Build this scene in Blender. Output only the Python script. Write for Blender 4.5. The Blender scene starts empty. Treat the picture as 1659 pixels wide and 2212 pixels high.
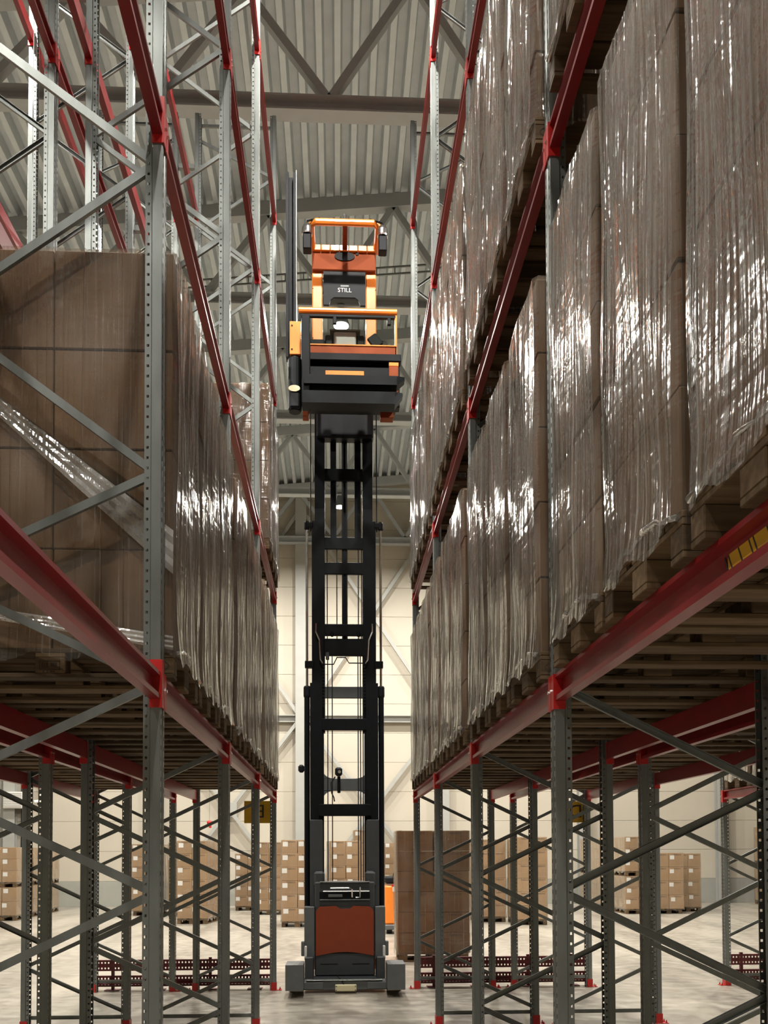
import bpy, math, random
from mathutils import Vector, Matrix
random.seed(7)
PI = math.pi
SC = bpy.context.scene
COL = SC.collection

# ------------------------------------------------------------------ camera
F_PX, YAW, PITCH, ROLL, SHIFT, EYE = 2019.447, 0.04983, 0.03255, -0.00384, 671.448, 1.86674
cd = bpy.data.cameras.new('camera'); cam = bpy.data.objects.new('camera', cd); COL.objects.link(cam)
_r = Vector((math.cos(YAW), -math.sin(YAW), 0))
_w = Vector((math.sin(YAW)*math.cos(PITCH), math.cos(YAW)*math.cos(PITCH), math.sin(PITCH)))
_u = _r.cross(_w)
r2 = _r*math.cos(ROLL) + _u*math.sin(ROLL); u2 = -_r*math.sin(ROLL) + _u*math.cos(ROLL)
cam.matrix_world = Matrix(((r2.x, u2.x, -_w.x, 0), (r2.y, u2.y, -_w.y, 0), (r2.z, u2.z, -_w.z, EYE), (0, 0, 0, 1)))
cd.sensor_fit = 'HORIZONTAL'; cd.sensor_width = 36; cd.lens = F_PX/1659*36
cd.shift_y = SHIFT/1659; cd.clip_start = .05; cd.clip_end = 200
SC.camera = cam

# ------------------------------------------------------------------ world, exposure
w = bpy.data.worlds.new('world'); SC.world = w; w.use_nodes = True
w.node_tree.nodes['Background'].inputs[0].default_value = (.8, .85, .9, 1)
w.node_tree.nodes['Background'].inputs[1].default_value = .05
vs = SC.view_settings
vs.view_transform = 'Standard'; vs.look = 'None'; vs.exposure = 0.1; vs.gamma = 1.0; vs.use_curve_mapping = False
cy = SC.cycles
cy.max_bounces = 6; cy.diffuse_bounces = 3; cy.glossy_bounces = 3; cy.transmission_bounces = 2; cy.transparent_max_bounces = 8
cy.use_light_tree = False; cy.caustics_reflective = False; cy.caustics_refractive = False
LAMP_W, LAMP_COL, LAMP_Z = 650, (1.0, .955, .885), 12.75

# ------------------------------------------------------------------ materials
def mat(name, col, rough=.5, metal=0., noise=0., nscale=8., bump=0., spec=.5, rnd=0., stretch=(1, 1, 1), coat=0., emit=None):
    m = bpy.data.materials.new(name); m.use_nodes = True
    nt = m.node_tree; b = nt.nodes['Principled BSDF']
    b.inputs['Roughness'].default_value = rough; b.inputs['Metallic'].default_value = metal
    b.inputs['Specular IOR Level'].default_value = spec; b.inputs['Coat Weight'].default_value = coat
    b.inputs['Base Color'].default_value = (*col, 1)
    src = None
    if noise or bump:
        tc = nt.nodes.new('ShaderNodeTexCoord'); mp = nt.nodes.new('ShaderNodeMapping'); mp.inputs['Scale'].default_value = stretch
        nz = nt.nodes.new('ShaderNodeTexNoise'); nz.inputs['Scale'].default_value = nscale; nz.inputs['Detail'].default_value = 5
        nt.links.new(tc.outputs['Object'], mp.inputs[0]); nt.links.new(mp.outputs[0], nz.inputs['Vector'])
    if noise:
        rp = nt.nodes.new('ShaderNodeValToRGB')
        rp.color_ramp.elements[0].position = .3; rp.color_ramp.elements[1].position = .7
        rp.color_ramp.elements[0].color = (*[c*(1-noise) for c in col], 1); rp.color_ramp.elements[1].color = (*[min(1, c*(1+noise)) for c in col], 1)
        nt.links.new(nz.outputs['Fac'], rp.inputs[0]); src = rp.outputs[0]
    if rnd:
        oi = nt.nodes.new('ShaderNodeObjectInfo'); mr = nt.nodes.new('ShaderNodeMapRange')
        mr.inputs['To Min'].default_value = 1-rnd; mr.inputs['To Max'].default_value = 1+rnd
        nt.links.new(oi.outputs['Random'], mr.inputs['Value'])
        mx = nt.nodes.new('ShaderNodeVectorMath'); mx.operation = 'SCALE'
        if src: nt.links.new(src, mx.inputs[0])
        else: mx.inputs[0].default_value = col
        nt.links.new(mr.outputs[0], mx.inputs['Scale']); src = mx.outputs[0]
    if src: nt.links.new(src, b.inputs['Base Color'])
    if bump:
        bp = nt.nodes.new('ShaderNodeBump'); bp.inputs['Strength'].default_value = bump; bp.inputs['Distance'].default_value = .01
        nt.links.new(nz.outputs['Fac'], bp.inputs['Height']); nt.links.new(bp.outputs[0], b.inputs['Normal'])
    if emit:
        b.inputs['Emission Color'].default_value = (*emit[0], 1); b.inputs['Emission Strength'].default_value = emit[1]
    return m

M = {}
M['galv'] = mat('galvanized steel', (.19, .205, .195), .38, .55, .12, 14, stretch=(1, 1, .25))
M['red'] = mat('red paint', (.20, .008, .011), .33, 0, .12, 5, spec=.5)
M['red2'] = mat('orange red paint', (.46, .014, .012), .4, 0, .1, 20)
M['darkred'] = mat('dark red paint', (.13, .012, .016), .45, 0, .1, 9)
M['carton'] = mat('kraft cardboard', (.155, .088, .042), .7, 0, .09, 5, rnd=.10, spec=.25)  # same card as the next one, darkened for the shade around the racks
M['carton_lit'] = mat('lit kraft cardboard', (.38, .245, .135), .75, 0, .07, 5, rnd=.08, spec=.25)  # far floor stacks: the brighter light there is mixed into the colour
M['wood'] = mat('pallet wood', (.11, .072, .039), .8, 0, .3, 7, .3, rnd=.4, stretch=(.6, 5, 5), spec=.2)  # boards vary at random, widened to mimic lit and shaded boards
M['concrete'] = None
M['panel'] = mat('cream wall panel', (.49, .445, .36), .6, 0, .02, 1.5)
M['plinth'] = mat('grey plinth', (.31, .31, .27), .7, 0, .05, 2)
M['column'] = mat('grey painted steel', (.36, .36, .33), .5, 0, .04, 3)
M['truss'] = mat('roof truss paint', (.38, .41, .42), .5, 0, .06, 3)
M['deck'] = mat('roof deck sheet', (.60, .66, .69), .45, .15, .06, 4)
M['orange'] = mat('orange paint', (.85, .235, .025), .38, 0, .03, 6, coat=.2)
M['orange_shaded'] = mat('shaded orange panel', (.25, .040, .010), .45, 0, .06, 6)  # truck orange with the shade on its lower front painted in
M['brown_shaded'] = mat('shaded brown orange panel', (.25, .055, .016), .7, 0, .06, 6, spec=.2)  # cab orange browned to carry the shade on these panels
M['black'] = mat('black paint', (.0045, .006, .0075), .5, 0, .2, 10, spec=.16)
M['blackplastic'] = mat('black plastic', (.008, .009, .011), .6, 0, .1, 10, spec=.2)
M['dgrey'] = mat('dark grey paint', (.045, .05, .054), .5, 0, .1, 8)
M['mgrey'] = mat('mid grey paint', (.11, .12, .12), .45, 0, .08, 8)
M['chrome'] = mat('chromed rod', (.75, .75, .74), .18, 1.)
M['white'] = mat('white plastic', (.78, .77, .73), .45)
M['label'] = mat('white paper label', (.85, .84, .80), .6)
M['ink'] = mat('black print', (.03, .025, .02), .7)
M['stamp'] = mat('burnt stamp', (.04, .025, .015), .9)
M['yellow'] = mat('yellow sign', (.62, .36, .012), .5, 0, .08, 9)
M['cream'] = mat('cream sensor box', (.72, .66, .42), .5)
M['bright_red'] = mat('bright red plastic', (.5, .012, .012), .4)
M['rubber'] = mat('rubber', (.015, .015, .015), .8)
M['lens'] = mat('lamp lens', (1, 1, 1), .5, emit=(LAMP_COL, 30))
M['lens'].cycles.emission_sampling = 'NONE'
M['grey_light'] = mat('pale grey console', (.45, .445, .43), .6)

def concrete():
    m = bpy.data.materials.new('polished concrete'); m.use_nodes = True; nt = m.node_tree; b = nt.nodes['Principled BSDF']
    tc = nt.nodes.new('ShaderNodeTexCoord')
    n1 = nt.nodes.new('ShaderNodeTexNoise'); n1.inputs['Scale'].default_value = .7; n1.inputs['Detail'].default_value = 6
    n2 = nt.nodes.new('ShaderNodeTexNoise'); n2.inputs['Scale'].default_value = 5; n2.inputs['Detail'].default_value = 7
    mp = nt.nodes.new('ShaderNodeMapping'); mp.inputs['Scale'].default_value = (1.6, .35, 1)
    nt.links.new(tc.outputs['Object'], mp.inputs[0]); nt.links.new(mp.outputs[0], n1.inputs['Vector']); nt.links.new(tc.outputs['Object'], n2.inputs['Vector'])
    mx = nt.nodes.new('ShaderNodeMix'); mx.inputs['Factor'].default_value = .4
    nt.links.new(n1.outputs['Fac'], mx.inputs['A']); nt.links.new(n2.outputs['Fac'], mx.inputs['B'])
    rp = nt.nodes.new('ShaderNodeValToRGB'); e = rp.color_ramp.elements
    e[0].position = .36; e[0].color = (.20, .18, .148, 1); e[1].position = .6; e[1].color = (.41, .372, .305, 1)
    nt.links.new(mx.outputs['Result'], rp.inputs[0]); nt.links.new(rp.outputs[0], b.inputs['Base Color'])
    r3 = nt.nodes.new('ShaderNodeMapRange'); r3.inputs['To Min'].default_value = .22; r3.inputs['To Max'].default_value = .42
    nt.links.new(n2.outputs['Fac'], r3.inputs['Value']); nt.links.new(r3.outputs[0], b.inputs['Roughness'])
    return m
M['concrete'] = concrete()

def thin_fresnel(nt, bp=None):
    lw = nt.nodes.new('ShaderNodeLayerWeight'); lw.inputs['Blend'].default_value = .5
    if bp: nt.links.new(bp.outputs[0], lw.inputs['Normal'])
    p = nt.nodes.new('ShaderNodeMath'); p.operation = 'POWER'; p.inputs[1].default_value = 2.0 if bp else 4.5; nt.links.new(lw.outputs['Facing'], p.inputs[0])
    q = nt.nodes.new('ShaderNodeMath'); q.operation = 'MULTIPLY_ADD'; q.inputs[1].default_value = .94; q.inputs[2].default_value = .05; nt.links.new(p.outputs[0], q.inputs[0])
    return q
def film_material(name, milk, base, gain, fold_glint):
    m = bpy.data.materials.new(name); m.use_nodes = True; nt = m.node_tree
    for n in list(nt.nodes): nt.nodes.remove(n)
    N = nt.nodes.new; L = nt.links.new
    out = N('ShaderNodeOutputMaterial'); tr = N('ShaderNodeBsdfTransparent'); gl = N('ShaderNodeBsdfGlossy'); df = N('ShaderNodeBsdfDiffuse')
    tr.inputs[0].default_value = (.95, .95, .94, 1); gl.inputs['Color'].default_value = (.95, .95, .93, 1); gl.inputs['Roughness'].default_value = .085
    df.inputs[0].default_value = (.78, .77, .74, 1)
    tc = N('ShaderNodeTexCoord')
    m1 = N('ShaderNodeMapping'); m1.inputs['Scale'].default_value = (24, 24, 1.1)
    n1 = N('ShaderNodeTexNoise'); n1.inputs['Scale'].default_value = 1; n1.inputs['Detail'].default_value = 2
    m2 = N('ShaderNodeMapping'); m2.inputs['Scale'].default_value = (5, 5, 26); m2.inputs['Rotation'].default_value = (.6, .6, 0)
    n2 = N('ShaderNodeTexNoise'); n2.inputs['Scale'].default_value = 1; n2.inputs['Detail'].default_value = 1.5
    m3 = N('ShaderNodeMapping'); m3.inputs['Scale'].default_value = (3, 3, 2.2)
    n3 = N('ShaderNodeTexNoise'); n3.inputs['Scale'].default_value = 1; n3.inputs['Detail'].default_value = 2
    for a, b in ((m1, n1), (m2, n2), (m3, n3)):
        L(tc.outputs['Object'], a.inputs[0]); L(a.outputs[0], b.inputs['Vector'])
    s2 = N('ShaderNodeMath'); s2.operation = 'MULTIPLY'; s2.inputs[1].default_value = .35; L(n2.outputs['Fac'], s2.inputs[0])
    s3 = N('ShaderNodeMath'); s3.operation = 'MULTIPLY_ADD'; s3.inputs[1].default_value = 2.6; L(n3.outputs['Fac'], s3.inputs[0]); L(s2.outputs[0], s3.inputs[2])
    ad = N('ShaderNodeMath'); ad.operation = 'ADD'; L(n1.outputs['Fac'], ad.inputs[0]); L(s3.outputs[0], ad.inputs[1])
    bp = N('ShaderNodeBump'); bp.inputs['Strength'].default_value = .42; bp.inputs['Distance'].default_value = .02
    L(ad.outputs[0], bp.inputs['Height'])
    for x in (gl, df): L(bp.outputs[0], x.inputs['Normal'])
    fr = thin_fresnel(nt, bp)
    g1 = N('ShaderNodeMath'); g1.operation = 'MULTIPLY_ADD'; g1.inputs[1].default_value = gain; g1.inputs[2].default_value = base; g1.use_clamp = True
    L(fr.outputs[0], g1.inputs[0])
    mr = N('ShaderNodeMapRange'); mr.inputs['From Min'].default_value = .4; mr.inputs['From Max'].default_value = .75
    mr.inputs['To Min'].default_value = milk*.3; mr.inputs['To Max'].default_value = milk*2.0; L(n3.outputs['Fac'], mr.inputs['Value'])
    at = N('ShaderNodeAttribute'); at.attribute_name = 'fold_glint'  # whitens fold tops: milky doubled film plus painted light streaks
    fo = N('ShaderNodeMath'); fo.operation = 'MULTIPLY_ADD'; fo.inputs[1].default_value = fold_glint; fo.use_clamp = True; L(at.outputs['Fac'], fo.inputs[0]); L(mr.outputs[0], fo.inputs[2])
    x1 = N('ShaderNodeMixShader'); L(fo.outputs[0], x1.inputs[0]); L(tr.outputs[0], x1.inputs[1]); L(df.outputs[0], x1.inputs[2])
    x2 = N('ShaderNodeMixShader'); L(g1.outputs[0], x2.inputs[0]); L(x1.outputs[0], x2.inputs[1]); L(gl.outputs[0], x2.inputs[2])
    L(x2.outputs[0], out.inputs[0])
    return m
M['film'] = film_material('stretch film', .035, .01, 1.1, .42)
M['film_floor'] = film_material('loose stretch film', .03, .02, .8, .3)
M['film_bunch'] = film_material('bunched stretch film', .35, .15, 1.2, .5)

def glass_material():
    m = bpy.data.materials.new('clear pane'); m.use_nodes = True; nt = m.node_tree
    for n in list(nt.nodes): nt.nodes.remove(n)
    N = nt.nodes.new; L = nt.links.new
    out = N('ShaderNodeOutputMaterial'); tr = N('ShaderNodeBsdfTransparent'); gl = N('ShaderNodeBsdfGlossy'); gl.inputs['Roughness'].default_value = .05
    tr.inputs[0].default_value = (.9, .92, .9, 1)
    fr = thin_fresnel(nt); x = N('ShaderNodeMixShader')
    L(fr.outputs[0], x.inputs[0]); L(tr.outputs[0], x.inputs[1]); L(gl.outputs[0], x.inputs[2]); L(x.outputs[0], out.inputs[0])
    return m
M['glass'] = glass_material()

# ------------------------------------------------------------------ mesh helpers
class MB:
    def __init__(s): s.v = []; s.f = []; s.smooth = False
    def add(s, vs, fs):
        n = len(s.v); s.v += [tuple(p) for p in vs]; s.f += [tuple(i+n for i in q) for q in fs]; return s
    def box(s, x0, x1, y0, y1, z0, z1):
        v = [(x, y, z) for z in (z0, z1) for y in (y0, y1) for x in (x0, x1)]
        return s.add(v, [(0, 2, 3, 1), (4, 5, 7, 6), (0, 1, 5, 4), (2, 6, 7, 3), (0, 4, 6, 2), (1, 3, 7, 5)])
    def cbox(s, x0, x1, y0, y1, z0, z1, c=.005):            # chamfered box
        cx, cy, cz = (x0+x1)/2, (y0+y1)/2, (z0+z1)/2; h = (abs(x1-x0)/2, abs(y1-y0)/2, abs(z1-z0)/2)
        c = min(c, min(h)*.8); v = []; idx = {}
        for sx in (-1, 1):
            for sy in (-1, 1):
                for sz in (-1, 1):
                    for ax in range(3):
                        p = [h[0]-c, h[1]-c, h[2]-c]; p[ax] = h[ax]
                        idx[(sx, sy, sz, ax)] = len(v); v.append((cx+sx*p[0], cy+sy*p[1], cz+sz*p[2]))
        f = []
        for ax in range(3):
            for sg in (-1, 1):
                o = [a for a in range(3) if a != ax]; ring = []
                for a, b in ((-1, -1), (1, -1), (1, 1), (-1, 1)):
                    k = [0, 0, 0]; k[ax] = sg; k[o[0]] = a; k[o[1]] = b; ring.append(idx[(*k, ax)])
                if (sg > 0) != (ax != 1): ring.reverse()
                f.append(tuple(ring))
        for ax in range(3):                                  # edges parallel to ax
            o = [a for a in range(3) if a != ax]
            for a in (-1, 1):
                for b in (-1, 1):
                    def K(t, m):
                        k = [0, 0, 0]; k[ax] = t; k[o[0]] = a; k[o[1]] = b; return idx[(*k, m)]
                    f.append((K(-1, o[0]), K(1, o[0]), K(1, o[1]), K(-1, o[1])))
        for sx in (-1, 1):
            for sy in (-1, 1):
                for sz in (-1, 1): f.append(tuple(idx[(sx, sy, sz, a)] for a in range(3)))
        return s.add(v, f)
    def extrude(s, prof, p0, p1, up=(0, 0, 1)):              # closed 2D profile (a,b) along p0->p1; b is along up
        p0 = Vector(p0); p1 = Vector(p1); d = (p1-p0).normalized(); upv = Vector(up)
        a = d.cross(upv).normalized(); b = a.cross(d).normalized(); n = len(prof)
        v = [p0+a*q[0]+b*q[1] for q in prof]+[p1+a*q[0]+b*q[1] for q in prof]
        f = [(i, (i+1) % n, n+(i+1) % n, n+i) for i in range(n)]+[tuple(range(n-1, -1, -1)), tuple(range(n, 2*n))]
        return s.add(v, f)
    def bar(s, p0, p1, wd, ht, up=(0, 0, 1)):
        return s.extrude([(-wd/2, -ht/2), (wd/2, -ht/2), (wd/2, ht/2), (-wd/2, ht/2)], p0, p1, up)
    def tube(s, pts, r, n=8, close=True):
        pts = [Vector(p) for p in pts]; base = len(s.v); rings = []
        for i, p in enumerate(pts):
            d = (pts[min(i+1, len(pts)-1)]-pts[max(i-1, 0)]).normalized()
            a = d.cross(Vector((.31, .77, .55))).normalized(); b = d.cross(a)
            rr = r[i] if isinstance(r, (list, tuple)) else r
            rings.append([p+a*(rr*math.cos(2*PI*k/n))+b*(rr*math.sin(2*PI*k/n)) for k in range(n)])
        v = [q for g in rings for q in g]
        f = [(i*n+k, i*n+(k+1) % n, (i+1)*n+(k+1) % n, (i+1)*n+k) for i in range(len(pts)-1) for k in range(n)]
        if close: f += [tuple(range(n-1, -1, -1)), tuple(range((len(pts)-1)*n, len(pts)*n))]
        return s.add(v, f)
    def lathe(s, prof, c=(0, 0, 0), n=16):
        v = [(c[0]+r*math.cos(2*PI*k/n), c[1]+r*math.sin(2*PI*k/n), c[2]+z) for r, z in prof for k in range(n)]
        f = [(i*n+k, i*n+(k+1) % n, (i+1)*n+(k+1) % n, (i+1)*n+k) for i in range(len(prof)-1) for k in range(n)]
        f += [tuple(range(n-1, -1, -1)), tuple(range((len(prof)-1)*n, len(prof)*n))]
        return s.add(v, f)
    def mesh(s, name, m):
        me = bpy.data.meshes.new(name); me.from_pydata(s.v, [], s.f); me.update()
        if m: me.materials.append(m)
        if s.smooth:
            for p in me.polygons: p.use_smooth = True
        return me

def put(name, me, parent=None, loc=(0, 0, 0), rotz=0.):
    o = bpy.data.objects.new(name, me); COL.objects.link(o); o.parent = parent; o.location = loc
    if rotz: o.rotation_euler = (0, 0, rotz)
    return o
def empty(name, loc, rotz=0., label=None, cat=None, group=None):
    o = put(name, None, None, loc, rotz); o.empty_display_size = .1
    return tag(o, label, cat, group)
def tag(o, label=None, cat=None, group=None, kind=None):
    if label: o['label'] = label
    if cat: o['category'] = cat
    if group: o['group'] = group
    if kind: o['kind'] = kind
    return o
def structure(name, mb, m, loc=(0, 0, 0), label=None):
    o = put(name, mb.mesh(name, m), None, loc); o['kind'] = 'structure'
    if label: o['label'] = label
    return o
_txt = {}
def text_mesh(s, size, m, extrude=.0015):
    k = (s, size, m.name)
    if k in _txt: return _txt[k]
    c = bpy.data.curves.new('lettering', 'FONT'); c.body = s; c.size = size; c.extrude = extrude; c.align_x = 'CENTER'; c.align_y = 'CENTER'; c.resolution_u = 3
    o = bpy.data.objects.new('lettering', c); COL.objects.link(o); bpy.context.view_layer.update()
    me = bpy.data.meshes.new_from_object(o.evaluated_get(bpy.context.evaluated_depsgraph_get()))
    bpy.data.objects.remove(o); bpy.data.curves.remove(c)
    me.materials.clear(); me.materials.append(m); me.name = 'lettering'; _txt[k] = me
    return me
def put_text(name, me, parent, loc, mirror=False):           # lettering that faces the camera (-Y)
    o = put(name, me, parent, loc); o.rotation_euler = (PI/2, 0, 0)
    if mirror: o.scale = (-1, 1, 1)
    return o

# ------------------------------------------------------------------ room shell
YW = 34.0                      # far wall
XL, XR, YB = -18.0, 19.0, -18.0
ROOF0, SLOPE = 15.40, .0964    # underside of the deck at X = 0 and its pitch
structure('floor', MB().box(XL, XR, YB, YW, -.2, 0), M['concrete'])

def far_wall():
    wall = structure('wall_back', MB().box(XL, XR, YW+.02, YW+.2, 0, 17.5), M['plinth'])
    pl = MB().cbox(XL, XR, YW-.03, YW+.02, 0, .9, .004).mesh('plinth', M['plinth']); put('plinth', pl, wall)
    ph, x0, pw = 1.07, -17.05+.0, 5.15
    pan = MB().cbox(-pw/2+.004, pw/2-.004, -.02, .02, .004, ph-.004, .006).mesh('wall_panel', M['panel'])
    for i in range(7):
        for k in range(15): put('wall_panel', pan, wall, (x0+pw*(i+.5)+.3, YW, .9+ph*k))
    return wall
far_wall()
def side_wall(name, x0, x1, y0, y1):
    structure(name, MB().box(x0, x1, y0, y1, 0, 17.6), M['panel'])
side_wall('wall_left', XL-.2, XL, YB, YW); side_wall('wall_right', XR, XR+.2, YB, YW); side_wall('wall_front', XL, XR, YB-.2, YB)

def deck():
    mb = MB(); p = .31; x = XL; pts = []
    while x < XR:
        pts += [(x, 0), (x+.10, 0), (x+.135, .19), (x+.275, .19)]; x += p
    v = []; f = []
    for y in (YB, YW+.1):
        v += [(a, y, ROOF0+SLOPE*a+h) for a, h in pts]
    n = len(pts)
    f = [(i, i+1, n+i+1, n+i) for i in range(n-1)]
    mb.add(v, f)
    c = structure('ceiling', mb, M['deck'])
    put('roof_slab', MB().add([(XL, YB, ROOF0+SLOPE*XL+.25), (XR, YB, ROOF0+SLOPE*XR+.25), (XR, YW+.1, ROOF0+SLOPE*XR+.25), (XL, YW+.1, ROOF0+SLOPE*XL+.25)], [(0, 1, 2, 3)]).mesh('roof_slab', M['plinth']), c)
deck()

def trusses():
    for k, y in enumerate((-1.25, 3.8, 8.85, 13.9, 18.95, 24.0, 29.05, 33.6)):
        t = put('roof_truss', None, None, (0, y, 0)); t['kind'] = 'structure'
        zt = lambda x: ROOF0+SLOPE*x-.15
        put('top_chord', MB().bar((XL+.2, 0, zt(XL+.2)), (XR-.2, 0, zt(XR-.2)), .22, .28).mesh('top_chord', M['truss']), t)
        put('bottom_chord', MB().extrude([(-.13, -.12), (.13, -.12), (.13, -.09), (.02, -.07), (.02, .07), (.13, .09), (.13, .12), (-.13, .12), (-.13, .09), (-.02, .07), (-.02, -.07), (-.13, -.09)], (XL+.2, 0, 13.2), (XR-.2, 0, 13.2)).mesh('bottom_chord', M['truss']), t)
        for i in range(-6, 7):
            xb = -.1+2.58*i; xt = 1.19+2.58*i
            for a, b in ((xb, xt), (xb, xt-2.58)):
                if XL+.4 < min(a, b) and max(a, b) < XR-.4:
                    put('diagonal', MB().bar((a, 0, 13.3), (b, 0, zt(b)-.1), .12, .14, (0, 1, 0)).mesh('diagonal', M['truss']), t)
trusses()
def roof_tray():
    t = empty('cable_ladder', (0, 20.6, 0), 0, 'grey cable ladder running across under the corrugated roof', 'cable tray')
    z = lambda x: ROOF0+SLOPE*x-.62
    for dz in (0, .16): put('rail', MB().bar((-12, 0, z(-12)+dz), (13, 0, z(13)+dz), .03, .035).mesh('rail', M['galv']), t)
    rg = MB().box(-.012, .012, -.012, .012, 0, .16).mesh('rung', M['galv'])
    for i in range(60): put('rung', rg, t, (-11.8+.41*i, 0, z(-11.8+.41*i)))
roof_tray()

def wall_steel():
    for i, x in enumerate((-11.6, -6.45, -1.3, 3.85, 9.0, 14.15)):
        pr = [(-.2, -.15), (.2, -.15), (.2, -.13), (.012, -.13), (.012, .13), (.2, .13), (.2, .15), (-.2, .15), (-.2, .13), (-.012, .13), (-.012, -.13), (-.2, -.13)]
        o = structure('wall_column', MB().extrude(pr, (x, YW-.22, 0), (x, YW-.22, 15.0+SLOPE*x), (0, 1, 0)), M['column'])
    structure('wall_girt', MB().extrude([(-.1, -.13), (.1, -.13), (.1, -.1), (-.06, -.1), (-.06, .1), (.1, .1), (.1, .13), (-.1, .13)], (-17, YW-.17, 6.75), (18, YW-.17, 6.75)), M['column'])
    for x0 in (-6.45, -1.3):
        for z0, z1 in ((.3, 6.6), (6.95, 14.2)):
            put_s = [((x0+.15, YW-.2, z0), (x0+5.0, YW-.2, z1)), ((x0+.15, YW-.26, z1), (x0+5.0, YW-.26, z0))]
            for a, b in put_s: structure('wall_brace', MB().bar(a, b, .12, .14, (0, 1, 0)), M['column'])
        structure('gusset_plate', MB().cbox(x0+2.3, x0+2.85, YW-.32, YW-.29, 3.2, 3.7, .004), M['column'])
wall_steel()

# ------------------------------------------------------------------ high bay lamps
def lamp_proto():
    hs = MB().lathe([(.05, .42), (.09, .42), (.10, .22), (.16, .06), (.18, 0), (.17, -.01)], n=20).mesh('housing', M['mgrey'])
    ln = MB().lathe([(.15, -.012), (.15, -.02)], n=20).mesh('lens', M['lens'])
    hk = MB().tube([(0, 0, .42), (0, 0, .5)], .012, 6).mesh('hook', M['chrome'])
    return hs, ln, hk
LP = lamp_proto()
rows_x = {-8.75: 'far left aisle', -4.3: 'left neighbouring aisle', .1: 'aisle with the lift truck', 4.48: 'right neighbouring aisle', 8.9: 'far right aisle'}
for y, yn in ((-1.25, 'above the camera'), (8.85, 'midway along the racks'), (18.95, 'just past the racks'), (29.05, 'near the cream far wall')):
    for x, xn in rows_x.items():
        if y < 0 and abs(x) > 5: continue
        t = empty('high_bay_lamp', (x, y, LAMP_Z), 0, 'round high bay lamp over the %s, %s' % (xn, yn), 'lamp', 'high bay lamps under the roof')
        put('housing', LP[0], t); put('lens', LP[1], t); put('hook', LP[2], t)
        ld = bpy.data.lights.new('lamp_light', 'AREA'); ld.shape = 'DISK'; ld.size = .28; ld.energy = LAMP_W; ld.color = LAMP_COL; ld.spread = math.radians(172)
        lo = bpy.data.objects.new('lamp_light', ld); COL.objects.link(lo); lo.parent = t; lo.location = (0, 0, -.03)

# ------------------------------------------------------------------ pallet racking
Y0, BAY = 4.534, 2.8           # centre line of the first upright frame in view
FY = {n: Y0+BAY*n for n in range(-1, 4)}
HT = 12.25
LV = {1: 2.605, 2: 5.362, 3: 8.138, 4: 10.716}   # underside of the beams
# row: origin X (aisle face), direction into the rack, depth
ROWS = {'LA': (-.841, -1, 1.13), 'LB': (-3.34, 1, 1.13), 'RA': (1.059, 1, 1.12), 'RB': (3.53, -1, 1.12)}
ROWN = {'LA': 'left aisle rack', 'LB': 'outer left rack', 'RA': 'right aisle rack', 'RB': 'outer right rack', 'RC': 'separate rack at far right'}

def holed_strip(mb, o, du, dz, wd, n, pitch, hw, hh, u0=0.):
    """strip of width wd along du with n holes up dz"""
    o = Vector(o); du = Vector(du); dz = Vector(dz); c = wd/2+u0
    us = (0, c-hw/2, c+hw/2, wd); base = len(mb.v); v = []; f = []
    for k in range(n):
        z0 = k*pitch; zs = (z0, z0+(pitch-hh)/2, z0+(pitch+hh)/2, z0+pitch)
        if k == 0: v += [o+du*u+dz*zs[0] for u in us]
        for z in zs[1:]: v += [o+du*u+dz*z for u in us]
        r = k*12
        for j in range(3):
            for i in range(3):
                if i == 1 and j == 1: continue
                a = r+j*4+i; f.append((a, a+1, a+5, a+4))
    mb.add(v, f)

def post_mesh():
    mb = MB(); t = .003; hz = HT
    # hat section: aisle face, sides, inward step and perforated flanges
    def sheet(p, q): mb.add([(p[0], p[1], 0), (q[0], q[1], 0), (q[0], q[1], hz), (p[0], p[1], hz)], [(0, 1, 2, 3)])
    for s in (-1, 1):
        holed_strip(mb, (0, s*.048, 0), (0, -s, 0), (0, 0, 1), .030, int(hz/.05), .05, .012, .022)
        sheet((0, s*.048), (.003, s*.050)); sheet((.003, s*.050), (.048, s*.050)); sheet((.048, s*.050), (.054, s*.041))
        holed_strip(mb, (.054, s*.041, 0), (1, 0, 0), (0, 0, 1), .030, int(hz/.05), .05, .012, .013)
        sheet((.084, s*.041), (.084, s*.033))
    sheet((0, .018), (.008, .014)); sheet((.008, .014), (.008, -.014)); sheet((.008, -.014), (0, -.018))
    return mb.mesh('post', M['galv'])
POST = post_mesh()
def foot_mesh():
    mb = MB()
    mb.extrude([(-.006, -.056), (.07, -.056), (.07, -.052), (0, -.052), (0, .052), (.07, .052), (.07, .056), (-.006, .056)], (0, 0, .008), (0, 0, .11), (0, 1, 0))
    return mb.mesh('foot_bracket', M['red2'])
def foot_mesh2():
    mb = MB(); mb.cbox(-.075, .075, -.057, .057, 0, .008, .002)
    return mb.mesh('base_plate', M['red2'])
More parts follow.
